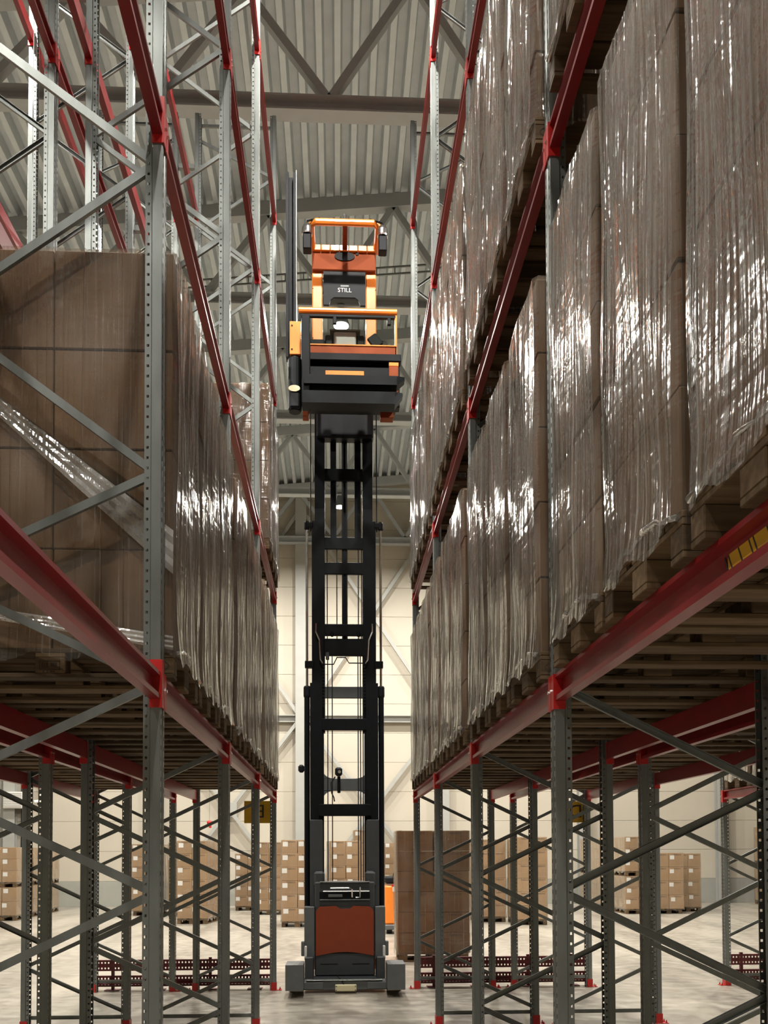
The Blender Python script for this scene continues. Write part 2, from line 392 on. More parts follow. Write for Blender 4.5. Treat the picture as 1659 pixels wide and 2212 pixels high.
# extrude() uses a = d x up, so profile (a, b) with up = +Y gives a = -X; flip to keep the bracket open inwards
FOOT, PLATE = foot_mesh(), foot_mesh2()
BOLT = MB().lathe([(.011, 0), (.011, .012), (.006, .012), (.006, .03)], n=6).mesh('anchor_bolt', M['red2'])
FZ = [.67, 1.68, 2.69, 3.72, 5.25, 6.78, 8.31, 9.84, 11.37]       # bracing nodes on the aisle post
BZ = [.18, 1.17, 2.18, 3.20, 4.49, 6.02, 7.55, 9.08, 10.61, 11.9]  # and on the rear post
CPR = [(-.012, -.020), (.012, -.020), (.012, -.017), (-.009, -.017), (-.009, .017), (.012, .017), (.012, .020), (-.012, .020)]
def brace_meshes(depth):
    out = []; xf, xb = .07, depth-.07
    seq = []
    for i, z in enumerate(FZ):
        seq.append(((xb, 0, BZ[i]+.02), (xf, 0, z-.02))); seq.append(((xf, 0, z+.02), (xb, 0, BZ[i+1]-.02)))
    seq.append(((xf, 0, .14), (xb, 0, .14))); seq.append(((xf, 0, 12.1), (xb, 0, 12.1)))
    for a, b in seq: out.append(MB().extrude(CPR, a, b, (0, -1, 0) if False else Vector((b[0]-a[0], 0, b[2]-a[2])).cross(Vector((0, 1, 0)))).mesh('brace', M['galv']))
    return out
BR = {d: brace_meshes(d) for d in (1.13, 1.12)}
def upright(row, n, x, sgn, depth, label):
    t = empty('upright_frame', (x, FY[n], 0), 0 if sgn > 0 else PI, label, 'rack frame', 'galvanized upright frames of the pallet racks')
    for i in (0, 1):
        p = put('post', POST, t, (0 if i == 0 else depth, 0, 0), 0 if i == 0 else PI)
        put('base_plate', PLATE, p); put('foot_bracket', FOOT, p, (.0, 0, 0), PI)
        for s in (-1, 1): put('anchor_bolt', BOLT, p, (-.05, s*.038, .008))
    for b in BR[depth]: put('brace', b, t)
    return t
NF = {-1: 'nearest the camera, just out of view', 0: 'nearest of those in view', 1: 'second from the camera', 2: 'third from the camera', 3: 'last one at the far end'}
for row, (x, sg, d) in ROWS.items():
    for n in FY: upright(row, n, x, sg, d, 'galvanized upright frame, %s, %s' % (ROWN[row], NF[n]))
upright('RC', 3, 5.42, 1, 1.12, 'galvanized upright frame at the end of the separate far right rack')

BLEN = BAY-.102
BPR = [(0, 0), (0, .024), (.034, .030), (.034, .104), (0, .112), (0, .130), (.050, .130), (.050, 0)]
def beam_mesh():                 # local: +X into the rack, axis along Y, z = 0 underside
    mb = MB(); n = len(BPR)
    v = [(a, y, b) for y in (-BLEN/2+.006, BLEN/2-.006) for a, b in BPR]
    f = [(i, n+i, n+(i+1) % n, (i+1) % n) for i in range(n)]+[tuple(range(n)), tuple(range(2*n-1, n-1, -1))]
    return mb.add(v, f).mesh('beam_profile', M['red'])
BEAM = beam_mesh()
def conn_mesh(s, z1=.131):                # L shaped end plate, s = end of the beam the plate sits on
    y = s*BLEN/2; mb = MB(); z0 = -.04
    pr = [(.052, y), (.052, y-s*.006), (-.008, y-s*.006), (-.008, y+s*.046), (-.002, y+s*.046), (-.002, y)]
    n = len(pr); v = [(a, b, z) for z in (z0, z1) for a, b in pr]
    f = [(i, (i+1) % n, n+(i+1) % n, n+i) for i in range(n)]+[tuple(range(n-1, -1, -1)), tuple(range(n, 2*n))]
    return mb.add(v, f).mesh('end_connector', M['red2'])
CONN = (conn_mesh(-1), conn_mesh(1)); CONN_TALL = (conn_mesh(-1, .19), conn_mesh(1, .19))
PIN = MB().tube([(-.018, 0, 0), (-.006, 0, 0)], .009, 6).mesh('lock_pin', M['chrome'])
LN = {1: 'lowest', 2: 'second', 3: 'third', 4: 'top'}
BN = {-1: 'bay nearest the camera', 0: 'second bay', 1: 'third bay', 2: 'farthest bay'}
def beam(x, sgn, y, z, label, tall=False):
    t = empty('rack_crossbeam', (x, y, z), 0 if sgn > 0 else PI, label, 'rack beam', 'red beams of the pallet racks')
    put('beam_profile', BEAM, t)
    for i in (0, 1):
        c = put('end_connector', (CONN_TALL if tall else CONN)[i], t); put('lock_pin', PIN, c, (0, (-1, 1)[i]*(BLEN/2+.025), .05))
    return t
for row, (x, sg, d) in ROWS.items():
    for b in (-1, 0, 1, 2):
        for l, z in LV.items():
            yc = FY[b]+BAY/2
            beam(x, sg, yc, z, 'red aisle-side beam, %s, %s level, %s' % (ROWN[row], LN[l], BN[b]), row == 'LA' and b == -1)
            beam(x+sg*d, -sg, yc, z, 'red rear beam, %s, %s level, %s' % (ROWN[row], LN[l], BN[b]))
for l in (1, 2):
    beam(5.42, 1, FY[2]+BAY/2, LV[l], 'red aisle-side beam of the separate far right rack, %s level' % LN[l])
    beam(6.54, -1, FY[2]+BAY/2, LV[l], 'red rear beam of the separate far right rack, %s level' % LN[l])
def spacers():
    me = MB().extrude([(-.03, -.03), (.03, -.03), (.03, .03), (-.03, .03), (-.03, .026), (.026, .026), (.026, -.026), (-.03, -.026)], (-.112, 0, 0), (.112, 0, 0)).mesh('row_spacer', M['galv'])
    for side, xc in (('left', -2.09), ('right', 2.295)):
        for n in FY:
            for i, z in enumerate((3.0, 5.9, 8.7, 11.5)):
                o = put('row_spacer', me, None, (xc, FY[n], z))
                tag(o, 'galvanized spacer joining the back-to-back %s racks, frame %s, %s' % (side, ('out of view', 'one', 'two', 'three', 'four')[n+1], ('lowest', 'second', 'third', 'highest')[i]), 'rack spacer', 'row spacers between the racks')
spacers()

# perforated end guards
def end_guard(x0, x1, y, label):
    t = empty('end_guard', ((x0+x1)/2, y, 0), 0, label, 'rack guard'); L = x1-x0; n = int(L/.045)
    mb = MB()
    for zc in (.0, .075): holed_strip(mb, (-L/2, 0, .5*0+zc), (0, 0, 1), (1, 0, 0), .075, n, L/n, .022, .018)
    # top and bottom lips
    mb.add([(-L/2, 0, 0), (L/2, 0, 0), (L/2, .05, 0), (-L/2, .05, 0)], [(0, 1, 2, 3)]); mb.add([(-L/2, 0, .15), (L/2, 0, .15), (L/2, .05, .15), (-L/2, .05, .15)], [(0, 1, 2, 3)])
    rail = mb.mesh('perforated_rail', M['darkred'])
    for z in (.265, .05): put('perforated_rail', rail, t, (0, 0, z))
    put('tie_bar', MB().tube([(-L/2, -.02, .10), (L/2, -.02, .10)], .018, 8).mesh('tie_bar', M['darkred']), t)
    pm = MB().box(-.02, .02, .01, .05, 0, .44).mesh('guard_post', M['darkred']); bm = MB().cbox(-.1, .1, -.06, .1, 0, .012, .003).mesh('foot', M['darkred'])
    for k in ((-.82, -.3, .3, .82) if L > 1.5 else (-.6, .6)):
        p = put('guard_post', pm, t, (k*L/2, 0, 0)); put('foot', bm, p)
end_guard(-3.30, -.93, 13.06, 'dark red perforated guard rails at the foot of the left racks')
end_guard(1.13, 3.50, 13.06, 'dark red perforated guard rails at the foot of the right racks')
end_guard(5.54, 6.50, 13.06, 'dark red perforated guard rails at the foot of the far right rack')

# aisle letter signs, seen from behind
def sign(x0, x1, z0, z1, ch, label):
    t = empty('aisle_sign', ((x0+x1)/2, 13.02, z0), 0, label, 'sign'); h = z1-z0; wd = x1-x0
    put('plate', MB().cbox(-wd/2, wd/2, 0, .012, 0, h, .003).mesh('plate', M['yellow']), t)
    put_text('letter', text_mesh(ch, .26, M['ink']), t, (.045 if ch == 'E' else 0, -.002, h/2), True)
sign(-1.29, -.93, 2.29, 2.60, 'E', 'yellow aisle sign with a mirrored letter E on the left rack end')
sign(3.20, 3.51, 2.29, 2.59, 'D', 'yellow aisle sign with a mirrored letter D on the right rack end')

# ------------------------------------------------------------------ palletised loads
PAL_H = .144
def bx(name, x, y, z, m, c=.003): return MB().cbox(-x/2, x/2, -y/2, y/2, -z/2, z/2, c).mesh(name, m)
DECK = [bx('deck_board', 1.2, wd, .022, M['wood']) for wd in (.145, .10)]
CROSS = bx('cross_board', .145, .8, .022, M['wood']); BLK = [bx('pallet_block', .145, wd, .078, M['wood'], .004) for wd in (.145, .10)]
SKID = [bx('bottom_board', 1.2, wd, .022, M['wood']) for wd in (.145, .10)]
def pallet(t, z=0., rotz=0.):
    def P(n, me, x, y, zz):
        if rotz: x, y = -y, x
        put(n, me, t, (x, y, z+zz), rotz)
    for y, k in ((-.3275, 0), (-.19, 1), (0, 0), (.19, 1), (.3275, 0)): P('deck_board', DECK[k], 0, y, .133)
    for x in (-.5275, 0, .5275): P('cross_board', CROSS, x, 0, .111)
    for x in (-.5275, 0, .5275):
        for y, k in ((-.35, 1), (0, 0), (.35, 1)): P('pallet_block', BLK[k], x, y, .061)
    for y, k in ((-.35, 1), (0, 0), (.35, 1)): P('bottom_board', SKID[k], 0, y, .011)

def film_mesh(wx, wy, h, seed, mt, ridge=1.0):
    rg = random.Random(seed); hx, hy = wx/2+.006, wy/2+.006; c = .02
    cor = [(-hx+c, -hy), (hx-c, -hy), (hx, -hy+c), (hx, hy-c), (hx-c, hy), (-hx+c, hy), (-hx, hy-c), (-hx, -hy+c)]
    pts = []
    for i in range(8):
        a = Vector(cor[i]); b = Vector(cor[(i+1) % 8]); d = b-a; L = d.length; d = d/L; nrm = Vector((d.y, -d.x))
        if i % 2: continue
        s = 0.; pts.append((a, nrm, 0, 0))
        while True:
            s += rg.choice((.016, .022, .03, .04, .055)); wr = rg.uniform(.004, .008)
            if s+wr*2 > L: break
            hgt = rg.choice((.002, .003, .004, .006, .009))*ridge; ln = rg.uniform(-.02, .02)
            pts += [(a+d*(s-wr), nrm, 0, ln), (a+d*s, nrm, hgt, ln), (a+d*(s+wr), nrm, 0, ln)]
            s += wr
        pts.append((b, nrm, 0, 0))
    n = len(pts); rows = 12; v = []; f = []
    ph = [rg.uniform(0, 6.28) for _ in range(4)]
    for r in range(rows+1):
        q = r/rows; z = -.03+q*(h+.03)
        for k, (p, nr, hg, ln) in enumerate(pts):
            tan = Vector((-nr.y, nr.x)); am = .55+.45*math.sin(q*5+k*.7+ph[0]); bow = .006*math.sin(q*9+k*.15+ph[1])+.006
            off = hg*am+bow; zz = z
            if r == 0: zz += .025*math.sin(k*.23+ph[2])-.012; off += .012
            pp = p+nr*off+tan*(ln*(q-.5)*.8 if hg or ln else 0)
            v.append((pp.x, pp.y, zz))
    for (p, nr, hg, ln) in pts:
        pp = p-nr*.1; v.append((pp.x, pp.y, h+.006))
    rows += 1
    f = [(r*n+k, r*n+(k+1) % n, (r+1)*n+(k+1) % n, (r+1)*n+k) for r in range(rows) for k in range(n)]
    me = MB().add(v, f).mesh('stretch_film', mt)
    at = me.attributes.new('fold_glint', 'FLOAT', 'POINT'); st = [((1. if abs(q[1].x) > .5 else .22)*rg.random()**1.5 if q[2] > .0025 else 0.) for q in pts]  # painted streaks kept faint on the end faces
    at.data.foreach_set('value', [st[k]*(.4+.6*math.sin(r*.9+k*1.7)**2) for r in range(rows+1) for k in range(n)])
    return me

CART = {}
def carton_mesh(x, y, z, m):
    k = (round(x, 3), round(y, 3), round(z, 3), m.name)
    if k not in CART: CART[k] = bx('carton', x-.006, y-.006, z-.004, m, .005)
    return CART[k]
LAB = MB().box(-.065, .065, -.0015, 0, -.06, .06).mesh('paper_label', M['label'])
FILMS = {}
def film(wx, wy, h, mt, nvar=3, ridge=1.):
    k = (wx, wy, round(h, 2), mt)
    FILMS.setdefault(k, [])
    if len(FILMS[k]) < nvar: FILMS[k].append(film_mesh(wx, wy, h, len(FILMS)*10+len(FILMS[k]), M[mt], ridge)); return FILMS[k][-1]
    return random.choice(FILMS[k])

def load(x, y, z, wy, layers, lh, label, group, nx=2, ny=2, cm='carton', stamp=None):
    """pallet load standing in a rack: 1.2 deep (X), wy along the aisle"""
    t = empty('pallet_load', (x, y, z), 0, label, 'pallet load', group)
    pallet(t)
    cx, cy = 1.18/nx, wy/ny
    for l in range(layers):
        jx = random.uniform(-.006, .006); jy = random.uniform(-.006, .006)
        for i in range(nx):
            for j in range(ny):
                put('carton', carton_mesh(cx, cy, lh, M[cm]), t, ((i-(nx-1)/2)*cx+jx, (j-(ny-1)/2)*cy+jy, PAL_H+lh*(l+.5)))
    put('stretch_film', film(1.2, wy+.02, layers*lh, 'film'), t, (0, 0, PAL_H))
    return t
PN = ('first', 'second', 'third')
BNL = {-1: 'bay nearest the camera', 0: 'second bay', 1: 'third bay', 2: 'farthest bay'}
BEAMTOP = .130
def rack_loads(row, level, bays, wy, layers, lh, lvname, grp, skip=(), centers=None):
    x, sg, d = ROWS[row]; xc = x+sg*d/2
    for b in bays:
        cs = (centers or {}).get(b, ((.535, .73), (1.37, .74), (2.22, .74)))
        for k, (c, wd) in enumerate(cs):
            if (b, k) in skip: continue
            ll = layers if isinstance(layers, int) else layers[(k+b) % len(layers)]
            load(xc, FY[b]+c-.05, LV[level]+BEAMTOP, wd, ll, lh, 'wrapped carton pallet, %s, %s level, %s, %s pallet' % (ROWN[row], lvname, BNL[b], PN[k]), grp)
CR1 = {-1: ((.535, .74), (1.40, .74), (2.25, .72)), 0: ((.535, .70), (1.37, .74), (2.21, .75)), 1: ((.535, .74), (1.38, .74), (2.28, .74))}
CL1 = {0: ((.55, .76), (1.43, .76), (2.30, .74))}
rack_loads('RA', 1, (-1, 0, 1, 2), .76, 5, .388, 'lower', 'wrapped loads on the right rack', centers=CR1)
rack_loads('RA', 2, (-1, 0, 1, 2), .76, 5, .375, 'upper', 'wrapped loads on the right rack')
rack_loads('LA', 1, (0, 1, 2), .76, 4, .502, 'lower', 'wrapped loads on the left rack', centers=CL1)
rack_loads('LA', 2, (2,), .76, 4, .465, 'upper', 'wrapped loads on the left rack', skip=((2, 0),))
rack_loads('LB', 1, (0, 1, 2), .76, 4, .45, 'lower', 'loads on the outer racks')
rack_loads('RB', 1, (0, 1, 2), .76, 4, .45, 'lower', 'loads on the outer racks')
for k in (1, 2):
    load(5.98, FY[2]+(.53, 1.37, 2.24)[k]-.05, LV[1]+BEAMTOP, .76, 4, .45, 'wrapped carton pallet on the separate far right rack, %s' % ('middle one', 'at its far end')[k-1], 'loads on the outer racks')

# bunched film, stamps and stickers that show on the nearest loads
def rope_mesh(seed, wy):
    rg = random.Random(seed); pts = []; rad = []
    for k in range(15):
        q = k/14; pts.append((rg.uniform(-.008, .008), -wy/2+wy*q, .03+rg.uniform(-.012, .012)-.05*abs(2*q-1)**3)); rad.append(rg.uniform(.006, .016))
    mb = MB().tube(pts, rad, 7); mb.smooth = True; return mb.mesh('film_rope', M['film_bunch'])
ROPES = [rope_mesh(k, .74) for k in range(3)]
STAMP_OVAL = None
def oval_stamp():
    mb = MB(); n = 20
    for r in (1,):
        mb.add([(a*.052*math.cos(2*PI*k/n), -.0008, a*.026*math.sin(2*PI*k/n)) for a in (1, .86) for k in range(n)], [(k, (k+1) % n, n+(k+1) % n, n+k) for k in range(n)])
    return mb.mesh('oval_stamp', M['stamp'])
STAMP_OVAL = oval_stamp(); STAMP_B = text_mesh('B', .04, M['stamp'], .0004)
def dress_loads():
    for o in list(COL.objects):
        if not o.name.startswith('pallet_load'): continue
        lab = o['label']
        if 'aisle rack' not in lab: continue
        sx = -.61 if 'right aisle' in lab else .61
        put('film_rope', random.choice(ROPES), o, (sx, 0, PAL_H))
        for c in o.children:
            if c.name.startswith('pallet_block') and abs(c.location.y+.35) < .01 and c.location.x*sx > .2:
                put('oval_stamp', STAMP_OVAL, c, (0, -.0505, 0)); put_text('stamp_letter', STAMP_B, c, (0, -.051, 0))
        if 'left aisle rack, lower level, second bay, first' in lab:
            def ribbon(name, p0, p1, w0, w1, seed):
                rg = random.Random(seed); v = []; n = 26; m = 7
                for i in range(n+1):
                    q = i/n
                    for j in range(m):
                        h = (j/(m-1)-.5)*(w0+(w1-w0)*q); v.append((p0[0]+(p1[0]-p0[0])*q, -.415-(.006 if j % 2 else 0)-rg.uniform(0, .003), p0[1]+(p1[1]-p0[1])*q+h))
                me = MB().add(v, [(i*m+j, (i+1)*m+j, (i+1)*m+j+1, i*m+j+1) for i in range(n) for j in range(m-1)]).mesh(name, M['film_bunch']); put(name, me, o)
            ribbon('film_band', (-.59, 1.62), (.60, .62), .05, .22, 1); ribbon('film_band', (-.59, .36), (.60, .17), .05, .07, 2)
            for c in o.children:
                if c.name.startswith('pallet_block') and abs(c.location.y+.35) < .01 and abs(c.location.x) < .1:
                    mb = MB()
                    for x0, x1, z0, z1 in ((-.052, .048, .018, .022), (-.052, .048, -.024, -.020), (-.052, -.048, -.024, .022), (.044, .048, -.024, .022)): mb.box(x0, x1, -.0515, -.0505, z0, z1)
                    for k, (x0, x1) in enumerate(((-.042, -.034), (-.031, -.024), (-.020, -.010), (.002, .034))): mb.box(x0, x1, -.0515, -.0505, -.014+(.006 if k == 3 else 0), .013)
                    for x0 in (-.036, -.018, .0, .014): mb.box(x0, x0+.010, -.0515, -.0505, -.036, -.028)
                    st = put('ink_stamp', mb.mesh('ink_stamp', M['stamp']), c); st['kind'] = 'stuff'
        if 'right aisle rack, lower level, bay nearest the camera, second' in lab: pass
dress_loads()
for o in list(COL.objects):
    if o.name.startswith('rack_crossbeam') and o['label'].startswith('red aisle-side beam, right aisle rack, lowest level, bay nearest'):
        st = put('sticker', MB().box(.032, .0338, -1.02, -.60, .042, .090).mesh('sticker', M['yellow']), o)
        st['label'] = 'yellow sticker with black strokes'
        bar_me = MB().extrude([(-.003, -.0006), (.003, -.0006), (.003, .0006), (-.003, .0006)], (.0316, -.012, .046), (.0316, .012, .089), (1, 0, 0)).mesh('print_stroke', M['ink'])
        for k in (0, 1, 2.2, 3, 4.6, 5.1, 6.4, 7.7, 8.2): put('print_stroke', bar_me, st, (0, -1.0+.05*k, 0))

# pallet loads standing on the floor beyond the racks
MARK = text_mesh('heborn', .075, M['ink'], .0005)
def floor_load(x0, yf, wx, dy, layers, lh, label, nx=2, ny=3, rot=0., labels=True, z0=0., cm='carton_lit', mark=True, wrap=True, tier=None, long_x=False):
    t = empty('floor_pallet_load', (x0+wx/2, yf+dy/2, z0), rot, label, 'pallet load', 'pallet loads standing on the far floor')
    zb = 0.
    tiers = tier or ((layers, lh),)
    for ly, h in tiers:
        pallet(t, zb, 0 if wx > dy else PI/2); zb += PAL_H
        cx, cy = wx/nx, dy/ny
        for l in range(ly):
            for i in range(nx):
                for j in range(ny):
                    c = put('carton', carton_mesh(cx, cy, h, M[cm]), t, ((i-(nx-1)/2)*cx+random.uniform(-.008, .008), (j-(ny-1)/2)*cy+random.uniform(-.006, .006), zb+h*(l+.5)))
                    if j == 0 and labels: put('paper_label', LAB, c, (-cx*.28+random.uniform(-.02, .02), -cy/2+.002, h*.2+random.uniform(-.02, .02)))
                    if j == 0 and mark: put_text('lettering', MARK, c, (cx*.1, -cy/2+.0025, h*.38))
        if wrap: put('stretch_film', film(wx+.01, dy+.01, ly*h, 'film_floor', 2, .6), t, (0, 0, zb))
        zb += ly*h
    return t
FLR = [
 (1.03, 16.1, 1.25, .8, 6, .352, 'shade-toned brown carton stack on pallet, right beside the truck', dict(nx=2, ny=2, labels=False, cm='carton')),
 (-4.21, 25.2, .8, 1.2, 6, .346, 'carton stack with white labels, nearest one behind the left racks', dict(rot=-.12)),
 (-5.05, 28.3, .8, 1.2, 6, .345, 'labelled carton stack behind the nearest left one', {}),
 (-6.25, 28.8, .9, 1.2, 6, .338, 'labelled carton stack farthest left of the upright stacks', {}),
 (-3.35, 31.0, .8, 1.2, 5, .345, 'low labelled carton stack close to the crossed wall braces', {}),
 (-2.50, 28.8, .8, 1.2, 6, .346, 'labelled carton stack below the letter E sign', {}),
 (-1.42, 23.9, .8, 1.2, 6, .345, 'labelled carton stack left of the truck mast', {}),
 (-.25, 26.0, .85, 1.2, 6, .345, 'labelled carton stack seen between the mast rails', dict(rot=.10)),
 (.52, 29.2, .8, 1.2, 7, .35, 'taller carton stack behind the mast, right rail', {}),
 (1.20, 31.4, .78, 1.2, 6, .345, 'carton stack by the far wall, left of the dark gap', dict(mark=False)),
 (2.05, 31.4, .78, 1.2, 6, .345, 'carton stack by the far wall, right of the dark gap', dict(mark=False)),
 (3.72, 25.1, .82, 1.2, 6, .348, 'printed carton stack behind the right rack, left of a pair', dict(labels=False)),
 (4.60, 24.0, .82, 1.2, 6, .355, 'printed carton stack behind the right rack, right of a pair', dict(labels=False)),
 (8.72, 28.0, .8, 1.2, 0, 0, 'two-tier labelled carton stack, front of the right row', dict(tier=((3, .335), (3, .35)))),
 (8.72, 29.35, .8, 1.2, 0, 0, 'two-tier carton stack, second of the right row', dict(tier=((3, .335), (3, .35)))),
 (8.72, 30.7, .8, 1.2, 0, 0, 'two-tier carton stack, third of the right row', dict(tier=((3, .335), (3, .35)))),
 (8.72, 32.05, .8, 1.2, 0, 0, 'two-tier carton stack, last of the right row by the wall', dict(tier=((3, .335), (3, .35)))),
 (9.60, 28.0, .92, 1.2, 4, .425, 'low labelled carton stack beside the two-tier row', {}),
 (10.60, 28.9, .80, 1.2, 4, .42, 'low labelled carton stack at the right end', {}),
 (15.0, 30.3, .8, 1.2, 0, 0, 'two-tier tan load at the far right, nearer one', dict(tier=((3, .42), (3, .40)), labels=False, mark=False)),
 (15.0, 31.8, .8, 1.2, 0, 0, 'two-tier tan load at the far right, by the wall', dict(tier=((3, .42), (3, .40)), labels=False, mark=False)),
 (-9.90, 27.0, .82, 1.2, 0, 0, 'two-tier carton stack at the far left, front one', dict(tier=((2, .40), (3, .33)), mark=False)),
 (-9.95, 28.6, .82, 1.2, 0, 0, 'two-tier carton stack at the far left, middle one', dict(tier=((2, .40), (3, .33)), mark=False)),
 (-10.0, 30.2, .82, 1.2, 0, 0, 'two-tier carton stack at the far left, rear one', dict(tier=((2, .40), (3, .33)), mark=False)),
]
for a in FLR: floor_load(*a[:7], **a[7])

# ------------------------------------------------------------------ turret truck
TX, TY = .10, 13.3
truck = empty('turret_truck', (TX, TY, 0), 0, 'orange and black turret truck with its cab raised high on the mast', 'forklift')
def tb(name, x0, x1, y0, y1, z0, z1, m, parent=None, c=.008):
    o = put(name, MB().cbox(x0-TX, x1-TX, y0-TY, y1-TY, z0, z1, c).mesh(name, M[m]), parent or truck); return o
def tm(name, mb, m, parent=None):
    mb.v = [(a-TX, b-TY, c) for a, b, c in mb.v]; return put(name, mb.mesh(name, M[m]), parent or truck)
# chassis
for s in (-1, 1):
    xi, xo = (.545, .775)
    X = lambda a: TX+s*a
    ax = tm('axle_housing', MB().extrude([(0, 0), (.52, 0), (.52, .33), (.05, .33), (0, .29)], (X(.775), 12.66, .10), (X(.545), 12.66, .10)) if s < 0 else
            MB().extrude([(0, 0), (-.52, 0), (-.52, .33), (-.05, .33), (0, .29)], (X(.775), 12.66, .10), (X(.545), 12.66, .10)), 'mgrey')
    whl = MB().tube([(X(.755), 12.80, .125), (X(.565), 12.80, .125)], .122, 20); tm('load_wheel', whl, 'rubber')
    tb('axle_cover', X(.545), X(.43), 12.74, 13.2, .16, .46, 'dgrey')
    tb('mast_foot', X(.56), X(.42), 12.98, 13.2, .40, 1.13, 'mgrey')
    tb('guide_roller', X(.60), X(.555), 12.9, 13.0, .46, .66, 'mgrey')
    tb('pin_cover', X(.555), X(.52), 12.86, 12.95, .42, .60, 'white')
bp = tb('front_plate', TX-.60, TX+.60, 12.60, 12.68, .04, .165, 'mgrey'); tb('plate_lip', TX-.52, TX+.50, 12.57, 12.70, .165, .178, 'galv')
for s in (-1, 1): tb('plate_step', TX+s*.43-.14, TX+s*.43+.14, 12.575, 12.60, .05, .15, 'mgrey', bp)
sb = tb('sensor_box', -.035, .25, 12.52, 12.60, .03, .118, 'cream'); 
for a in (-.02, .235):
    for z in (.045, .10): tb('screw', a-.006, a+.006, 12.515, 12.522, z-.006, z+.006, 'black', sb, .001)
tm('sensor_cable', MB().tube([(.08, 12.56, .12), (.06, 12.6, .15), (.02, 12.66, .19), (.0, 12.75, .2)], .008, 6), 'rubber')
tb('chassis_floor', -.45, .65, 12.7, 13.1, .05, .17, 'dgrey')
# hood: lower grey, orange panel with cut out top, upper grey
tb('hood_lower', -.318, .518, 13.0, 13.5, .17, .50, 'dgrey', None, .02)
for s in (-1, 1): tb('vent_slot', TX+s*.22-.12, TX+s*.22+.12, 12.996, 13.0, .335, .345, 'black', None, .001)
def hood_panel():
    x0, x1, z0, z1 = -.30, .50, .45, 1.13; P = []
    for i in range(9): P.append((x0+(x1-x0)*i/8, z0+.055*math.sin(PI*i/8)))
    P += [(x1, z1-.06), (x1-.05, z1), (x1-.28, z1+.01), (x1-.33, z1-.03), (x0+.33, z1-.03), (x0+.28, z1+.01), (x0+.05, z1), (x0, z1-.06)]
    n = len(P); mb = MB(); mb.add([(a, y, b) for y in (12.985, 13.02) for a, b in P], [tuple(range(n)), tuple(range(2*n-1, n-1, -1))]+[(i, n+i, n+(i+1) % n, (i+1) % n) for i in range(n)])
    return tm('hood_panel', mb, 'orange_shaded')
hood_panel()
tb('hood_upper', -.318, .518, 13.02, 13.5, .5, 1.475, 'dgrey', None, .02)
tb('recess', -.25, .45, 12.995, 13.03, 1.235, 1.335, 'black', None, .003)
tb('recess_lip', -.25, .45, 12.985, 13.02, 1.215, 1.232, 'mgrey')
tb('valve_block', -.13, .07, 12.975, 13.0, 1.26, 1.305, 'mgrey')
tm('hydraulic_line', MB().tube([(-.10, 12.96, 1.39), (.16, 12.96, 1.39), (.20, 12.96, 1.37), (.20, 12.96, 1.26)], .011, 6), 'chrome')
tm('hydraulic_line', MB().tube([(-.20, 12.97, 1.345), (.44, 12.97, 1.345)], .009, 6), 'chrome')
tm('hydraulic_line', MB().tube([(.31, 12.96, 1.40), (.31, 12.96, 1.26), (.25, 12.96, 1.26)], .011, 6), 'chrome')
tb('hood_edge', -.24, .44, 12.985, 13.03, 1.468, 1.482, 'chrome', None, .003)
tb('truck_body', -.42, .62, 13.5, 15.6, .2, 1.4, 'orange', None, .05)
# outer columns
for s in (-1, 1):
    X = lambda a: TX+s*a
    c1 = tb('mast_column', X(.485), X(.31), 13.12, 13.3, 1.13, 2.34, 'dgrey')
    tb('gusset', X(.43), X(.28), 13.04, 13.12, 1.40, 1.62, 'dgrey', c1, .04)
    r1 = [(-.085, -.07), (.085, -.07), (.085, -.05), (.03, -.05), (.03, .05), (.085, .05), (.085, .07), (-.085, .07)]
    if s > 0: r1 = [(-a, b) for a, b in r1][::-1]
    tm('outer_mast_rail', MB().extrude(r1, (X(.40), 13.36, .5), (X(.40), 13.36, 4.30), (0, 1, 0)), 'black')
    tm('middle_mast_rail', MB().extrude(r1, (X(.375), 13.40, 1.2), (X(.375), 13.40, 6.65), (0, 1, 0)), 'black')
    tm('inner_mast_rail', MB().extrude([(a*.85, b) for a, b in r1], (X(.345), 13.44, 3.6), (X(.345), 13.44, 8.30), (0, 1, 0)), 'black')
    tm('lift_cylinder', MB().tube([(X(.53), 13.34, 1.1), (X(.53), 13.34, 4.22)], .040, 14), 'black')
    tm('cylinder_head', MB().lathe([(.045, 0), (.05, .02), (.05, .14), (.042, .16)], (X(.53), 13.34, 4.10), 14), 'blackplastic')
    tm('piston_rod', MB().tube([(X(.53), 13.34, 4.25), (X(.53), 13.34, 6.58)], .019, 10), 'chrome')
    tm('rod_head', MB().lathe([(.03, 0), (.042, .02), (.042, .10), (.03, .12)], (X(.53), 13.34, 6.52), 12), 'blackplastic')
    tm('side_chain', MB().tube([(X(.475), 13.34, 6.5), (X(.475), 13.34, 8.28)], .009, 6), 'black')
    tb('rod_clamp', X(.56), X(.43), 13.30, 13.40, 4.52, 4.62, 'black'); tb('rod_clamp', X(.54), X(.44), 13.30, 13.42, 6.55, 6.62, 'black')
    tm('steel_pipe', MB().tube([(X(.40), 13.24, 5.14), (X(.40), 13.24, 5.02), (X(.35), 13.24, 4.90), (X(.335), 13.24, 4.62), (X(.30), 13.24, 4.57)], .011, 6), 'chrome')
    ch = MB()
    for k in range(16): ch.box(X(.292)-.012, X(.292)+.012, 13.24, 13.27, 3.95+k*.047, 3.975+k*.047)
    o = tm('roller_chain', ch, 'black'); o['kind'] = 'stuff'
